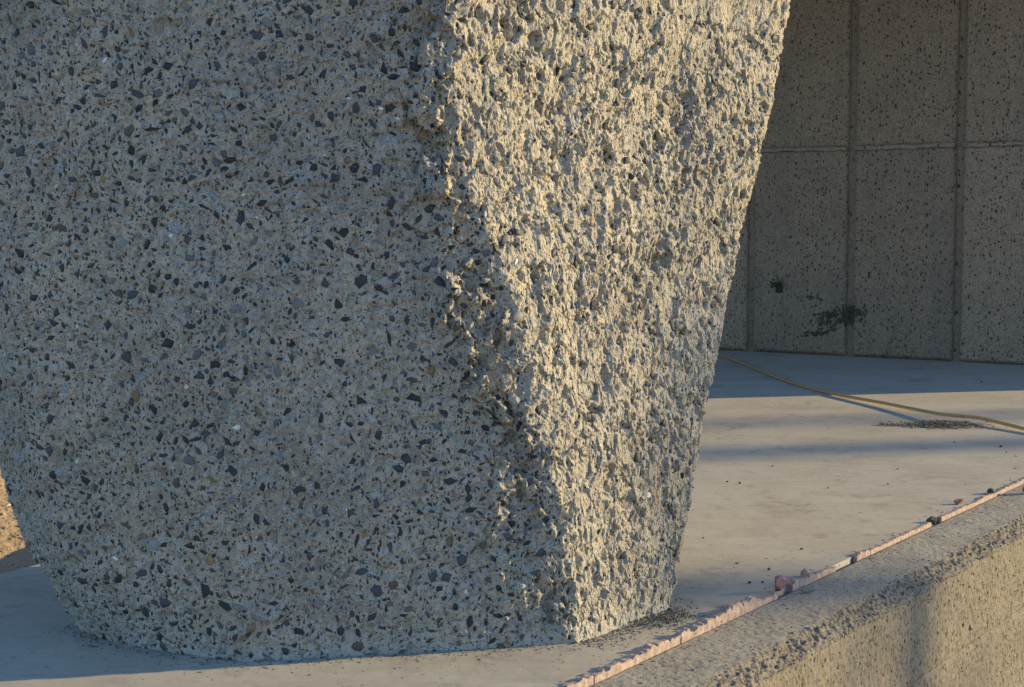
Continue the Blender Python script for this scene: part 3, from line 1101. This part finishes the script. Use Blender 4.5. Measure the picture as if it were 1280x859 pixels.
def lump(name, p, size, mat, seed, squash=(1, 1, 0.8), sharp=0.35, label=None, cat=None, group=None, rz=0.0, sub=3):
    """a broken lump resting on the plane it was surveyed on"""
    import bmesh
    bm = bmesh.new()
    bmesh.ops.create_icosphere(bm, subdivisions=sub, radius=1.0)
    V = np.array([v.co[:] for v in bm.verts])
    Fq = [tuple(v.index for v in f.verts) for f in bm.faces]
    bm.free()
    rng = np.random.default_rng(seed)
    for k in range(10):                                  # shear flat fracture planes off it
        n = rng.normal(0, 1, 3)
        n /= np.linalg.norm(n)
        c = rng.uniform(0.9 - sharp, 0.85)
        h = V @ n
        V = V - np.outer(np.clip(h - c, 0, None), n)
    V *= 1 + 0.09 * fbm((V * 1.5 + seed).astype(np.float32), 4, 3)[:, None]
    V *= np.array(squash)
    V[:, 2] -= V[:, 2].min()
    V *= size
    o = mesh_obj(name, V, Fq, mat)
    o.location = (float(p[0]), float(p[1]), float(p[2]) - size * 0.05)
    o.rotation_euler = (0, 0, rz)
    if label:
        tag(o, label, cat, group)
    return o


# loose pieces lying on and beside the joint
lump('foam_chunk', kerb_pt(px_s(973), -0.003, 0.0), 0.022, M['foam_deep'], 5, (1.05, 0.65, 0.85), 0.62, 'deep pink foam chunk perched on the joint beside the pale strip', 'foam chunk', rz=0.9)
lump('foam_crumb', kerb_pt(px_s(1206), -0.022, 0.0), 0.013, M['foam_deep'], 4, (1.3, 0.7, 0.6), 0.5, 'small mauve foam crumb on the slab side of the joint near the right', 'foam crumb', rz=0.4)
lump('shade_lump', kerb_pt(px_s(1161), 0.0, -0.005), 0.012, M['crumb'], 6, (1.1, 0.8, 0.9), 0.4, 'dark lump standing in for the shaded hole in the pink strip', 'stone', rz=0.2)  # dark solid in place of the shadowed hole in the strip
lump('shade_lump', kerb_pt(px_s(1237), -0.006, -0.004), 0.012, M['crumb'], 8, (1.2, 0.9, 0.8), 0.4, 'blackish lump standing in for shade in the joint close to the right edge', 'stone', rz=1.2)  # dark solid in place of the shadow down in the joint
lump('concrete_chip', kerb_pt(px_s(1250), 0.055, -0.006), 0.017, M['crumb_pale'], 9, (1.3, 0.8, 0.8), 0.5, 'pale angular concrete chip on the kerb top near the right edge', 'chip', rz=0.7)
lump('concrete_chip', kerb_pt(px_s(1262), 0.085, -0.006), 0.013, M['crumb'], 10, (1.5, 0.8, 0.7), 0.5, 'dark flat chip at the chiselled edge by the right border', 'chip', rz=0.1)
lump('concrete_chip', kerb_pt(px_s(985), 0.030, -0.006), 0.010, M['crumb_pale'], 12, (1.9, 0.6, 0.5), 0.5, 'flat sliver of concrete on the kerb just right of the pink chunk', 'chip', rz=-0.2)
lump('concrete_chip', kerb_pt(px_s(1012), -0.012, 0.0), 0.010, M['crumb_pale'], 13, (1.4, 0.8, 0.9), 0.5, 'grey concrete chip leaning on the slab side of the foam', 'chip', rz=0.9)

crumbs = [(925, 605, 4.5), (909, 603, 3.5), (966, 583, 2.5), (1035, 611, 3.5), (1110, 606, 3.5), (1002, 687, 4), (961, 713, 4.5), (937, 729, 6.5), (953, 729, 4),
          (921, 705, 3), (879, 673, 3), (1251, 559, 4.5), (1258, 566, 3), (1270, 571, 2.5), (1193, 553, 2.5), (1269, 586, 3), (1122, 587, 2.5), (1227, 478, 3)]
crumb_names = {(937, 729): 'largest dark crumb on the slab, left of the pink foam chunk', (953, 729): 'dark crumb just right of the largest one by the pier foot',
               (961, 713): 'dark crumb on the slab above the pink foam chunk', (1002, 687): 'dark crumb alone on the slab right of the pier foot',
               (925, 605): 'upright dark crumb, right one of a pair beside the pier', (909, 603): 'flat dark crumb, left one of a pair beside the pier',
               (1035, 611): 'dark crumb alone in the middle of the sunlit slab', (1110, 606): 'flat dark crumb above the pink strip in mid slab',
               (1251, 559): 'largest dark crumb in front of the debris heap', (1227, 478): 'crumb in the shade at the foot of the back wall'}
for k, (x, y, r) in enumerate(crumbs):
    p = G(x, y)
    lump('grit_crumb', p, r * 0.5 * p[1] / F_PX, M['crumb'], 40 + k, (1.5, 0.9, 0.8), 0.5, crumb_names.get((x, y), 'speck-sized dark crumb of grit lying on the open slab'), 'crumb', 'crumbs scattered over the slab', random.uniform(0, 3), 1)

# ------------------------------------------------------------------ cord and heap of chips
cpts = [(860, 430, 0.006), (906, 446, 0.006), (938, 458, 0.006), (985, 477, 0.006), (1036, 491, 0.007), (1066, 497, 0.009), (1105, 504, 0.012), (1140, 511, 0.015), (1175, 517.5, 0.019), (1200, 520, 0.021),
        (1222, 522, 0.020), (1240, 526, 0.016), (1256, 530, 0.012), (1280, 536, 0.009), (1310, 543, 0.007), (1350, 551, 0.006), (1420, 562, 0.006)]
ctrl = [Vector(G(x, y, z)) for x, y, z in cpts]
fine = []
for i in range(len(ctrl) - 1):
    p0, p1, p2, p3 = ctrl[max(i - 1, 0)], ctrl[i], ctrl[i + 1], ctrl[min(i + 2, len(ctrl) - 1)]
    for t in np.linspace(0, 1, 6, endpoint=False):
        t = float(t)
        fine.append(0.5 * ((2 * p1) + (p2 - p0) * t + (2 * p0 - 5 * p1 + 4 * p2 - p3) * t * t + (3 * p1 - p0 - 3 * p2 + p3) * t ** 3))
v, f = tube(fine, [0.0053] * len(fine), 10)
cord = mesh_obj('power_cord', v, f, M['cord'], smooth=True)
tag(cord, 'ochre yellow cord trailing across the slab from behind the pier', 'cord')


def build_heap():
    c = G(1182, 532)
    root = empty('debris_heap', tuple(c))
    tag(root, 'low heap of dirt and dry chips under the yellow cord', 'debris')
    rng = np.random.default_rng(21)
    n = 46
    X, Y = np.meshgrid(np.linspace(-0.16, 0.14, n), np.linspace(-0.11, 0.11, n))
    q = np.stack([X.ravel(), Y.ravel(), np.zeros(X.size)], 1).astype(np.float32)
    r = np.hypot(X / 0.125, Y / 0.085) + 0.35 * fbm(q / 0.07, 3, 601).reshape(X.shape)
    Z = 0.011 * np.clip(1 - r, -0.2, 1) + 0.004 * fbm(q / 0.015, 2, 602).reshape(X.shape) * (r < 1)
    mesh_obj('dirt_mound', np.stack([X, Y, Z - 0.0015], -1).reshape(-1, 3), grid_faces(n, n), M['heap'], root)
    V, Fq = [], []
    for k in range(2600):
        a, rad = rng.uniform(0, 6.283), abs(rng.normal(0, 0.62))
        x, y = 0.105 * rad * math.cos(a) - 0.01, 0.075 * rad * math.sin(a)
        if k % 14 == 0:
            x, y = rng.uniform(-0.20, -0.08), rng.normal(0.0, 0.012)
        z = max(0.001, 0.009 * (1 - math.hypot(x / 0.125, y / 0.085))) + rng.uniform(0, 0.005)
        L, w = rng.lognormal(math.log(0.003), 0.55), rng.uniform(0.0005, 0.0014)
        t = rng.uniform(0, 6.283)
        d = np.array([math.cos(t), math.sin(t), rng.uniform(-0.25, 0.35)]) * L
        e = np.array([-math.sin(t), math.cos(t), rng.uniform(-0.5, 0.5)]) * w
        b = np.array([x, y, z])
        i0 = len(V)
        V += [b - d - e, b + d - e, b + d * 0.9 + e, b - d * 0.8 + e, b + np.array([0, 0, w * 1.5])]
        Fq += [(i0, i0 + 1, i0 + 4), (i0 + 1, i0 + 2, i0 + 4), (i0 + 2, i0 + 3, i0 + 4), (i0 + 3, i0, i0 + 4)]
    o = mesh_obj('chips', V, Fq, M['chips'], root)
    tag(o, kind='stuff')


build_heap()

# ------------------------------------------------------------------ fine grit: round the pier foot and on the kerb
def build_grit():
    rng = np.random.default_rng(33)
    pos, size, tint = [], [], []
    foot = PIER_Q[int(np.argmin(np.abs(PIER_Z - 0.003)))]
    idx = np.where((PIER_SEG > 1.0) & (PIER_SEG < 5.3))[0]
    ctr = np.array([-0.2, 2.6, 0])
    for k in range(3400):
        j = int(rng.choice(idx))
        w = 1.0 if PIER_SEG[j] < 4 else 1.4
        out = foot[j] - ctr
        out[2] = 0
        out /= np.linalg.norm(out)
        p = foot[j] + out * abs(rng.normal(0, 0.018 * w * (1 + 1.5 * (rng.random() < 0.2))))
        pos.append((p[0], p[1], 0.0))
        size.append(min(0.0035, rng.lognormal(math.log(0.0011), 0.5)))
        tint.append(rng.choice([0.87, 0.8, 0.68, 0.92, 0.5]))
    idx2 = np.where((PIER_SEG > 4.55) & (PIER_SEG < 5.25))[0]      # drift of soil at the sunny corner
    for k in range(800):
        j = int(rng.choice(idx2))
        out = foot[j] - ctr
        out[2] = 0
        out /= np.linalg.norm(out)
        far_ = abs(rng.normal(0, 0.03))
        p = foot[j] + out * far_ + np.array([rng.normal(0, 0.012), rng.normal(0, 0.012), 0])
        pos.append((p[0], p[1], max(0.0, 0.006 - 0.12 * far_)))
        size.append(min(0.004, rng.lognormal(math.log(0.0013), 0.5)))
        tint.append(rng.choice([0.87, 0.8, 0.93, 0.93, 0.8]))
    for k in range(900):
        s = rng.uniform(-0.7, 1.6)
        a = rng.choice([rng.uniform(0.008, 0.12), 0.01 + abs(rng.normal(0, 0.02)), 0.12 - abs(rng.normal(0, 0.02)), -0.008 - abs(rng.normal(0, 0.012))])
        p = kerb_pt(s, a, -0.0058 if a > 0 else 0.0)
        pos.append(tuple(p))
        size.append(min(0.004, rng.lognormal(math.log(0.0013), 0.5)))
        tint.append(rng.choice([0.87, 0.8, 0.92, 0.92, 0.5]))
    n = len(pos)
    nr = np.array([0, 0, 1.0]) + rng.normal(0, 0.35, (n, 3))
    nr /= np.linalg.norm(nr, axis=1, keepdims=True)
    o = stone_cloud('grit', np.array(pos), nr, np.array(size), np.array(tint), rng.uniform(0, 6.28, n), M['stone'], None, 0.9)
    tag(o, 'fine broken grit strewn round the pier foot and along the kerb', None, None, 'stuff')


build_grit()


# gravel on the ground at the left
def build_gravel():
    rng = np.random.default_rng(44)
    n = 5200
    x, y = rng.uniform(-2.4, -0.82, n), rng.uniform(2.7, 6.0, n)
    q = np.stack([x, y, np.zeros(n)], 1).astype(np.float32)
    A = (q - K0).dot(KN)
    z = -0.062 + fbm(q * 1.3, 4, 5) * 0.05 * sstep(1.1, 1.6, -A) + ground_bank(x, y)
    size = np.clip(rng.lognormal(math.log(0.005), 0.55, n), 0.002, 0.03)
    nr = np.array([0, 0, 1.0]) + rng.normal(0, 0.4, (n, 3))
    nr /= np.linalg.norm(nr, axis=1, keepdims=True)
    o = stone_cloud('gravel', np.stack([x, y, z], 1), nr, size, rng.uniform(0, 1, n), rng.uniform(0, 6.28, n), M['gravel'], None, 0.9)
    tag(o, 'loose tan gravel on the ground left of the slab', None, None, 'stuff')


_t = NT('gravel_stone', 0.9, 0.2)
M['gravel'] = _t.done(_t.mix(_t.attr('tint'), (0.26, 0.19, 0.12), (0.47, 0.37, 0.26)), _t.bump(_t.noise(200.0, 3), 0.5, 0.002))
build_gravel()


# ------------------------------------------------------------------ slender trees outside the picture whose shade bands the slab
def build_tree(name, xy, height, r0, seed, label, leaves=0, clear=0.55, spread=1.0, stems=1):
    rng = np.random.default_rng(seed)
    root = empty(name, (float(xy[0]), float(xy[1]), -1.05))
    tag(root, label, 'tree' if stems == 1 else 'shrub', 'trees beside the site')
    TV, TF, LV, LF = [], [], [], []

    def add(pts, rad, n=6):
        v, f = tube(pts, rad, n)
        o = len(TV)
        TV.extend(v)
        TF.extend([tuple(i + o for i in q) for q in f])
    tips = []
    for sidx in range(stems):
        lean = rng.normal(0, 0.004 if stems == 1 else 0.045, 2)
        pts = [Vector((lean[0] * h * height + rng.normal(0, 0.012), lean[1] * h * height + rng.normal(0, 0.012), h * height)) for h in np.linspace(0, 1, 9)]
        add(pts, [r0 * (1 - 0.6 * h) + 0.004 for h in np.linspace(0, 1, 9)], 8)
        for k in range(14):
            h = rng.uniform(clear, 0.97)
            b = Vector((lean[0] * h * height, lean[1] * h * height, h * height))
            a = rng.uniform(0, 6.283)
            L = spread * rng.uniform(0.5, 1.2) * (1.15 - h) * 1.6
            d = Vector((math.cos(a), math.sin(a), rng.uniform(0.5, 1.1))).normalized()
            e = b + d * L + Vector((0, 0, 0.1 * L))
            mid = b + d * L * 0.5
            add([b, mid, e], [r0 * 0.32 * (1 - h * 0.5), r0 * 0.2 * (1 - h * 0.5), 0.003], 5)
            for m in range(5):
                t = rng.uniform(0.35, 1.0)
                c = b + (e - b) * t
                dd = (d + Vector(rng.normal(0, 0.6, 3))).normalized()
                tw = c + dd * L * rng.uniform(0.2, 0.45)
                add([c, tw], [0.006, 0.002], 4)
                tips.append(tw)
                tips.append((c + tw) / 2)
    mesh_obj('trunk', TV, TF, M['bark'], root)
    for k in range(leaves):
        c = tips[int(rng.integers(len(tips)))] + Vector(rng.normal(0, 0.07, 3))
        u = Vector(rng.normal(0, 1, 3)).normalized()
        w = u.orthogonal().normalized()
        i0 = len(LV)
        s = rng.uniform(0.018, 0.034)
        LV += [tuple(c - u * s), tuple(c + w * s * 0.5), tuple(c + u * s), tuple(c - w * s * 0.5)]
        LF.append((i0, i0 + 1, i0 + 2, i0 + 3))
    if LV:
        mesh_obj('crown', LV, LF, M['leaf'], root)


SH = np.array([math.cos(SUN_AZ), math.sin(SUN_AZ)])
build_tree('slender_tree', G(1080, 561)[:2] + SH * 30, 12.5, 0.17, 71, 'slender tree outside the picture shading the middle of the slab', 700, 0.86)
build_tree('slender_tree', G(1100, 523)[:2] + SH * 36, 14.0, 0.12, 72, 'thin tree outside the picture shading the far part of the slab', 600, 0.86)
build_tree('shrub', G(912, 776)[:2] + SH * 14, 5.1, 0.03, 73, 'loose shrub outside the picture shading the slab beside the pier', 3000, 0.45, 0.6, 4)
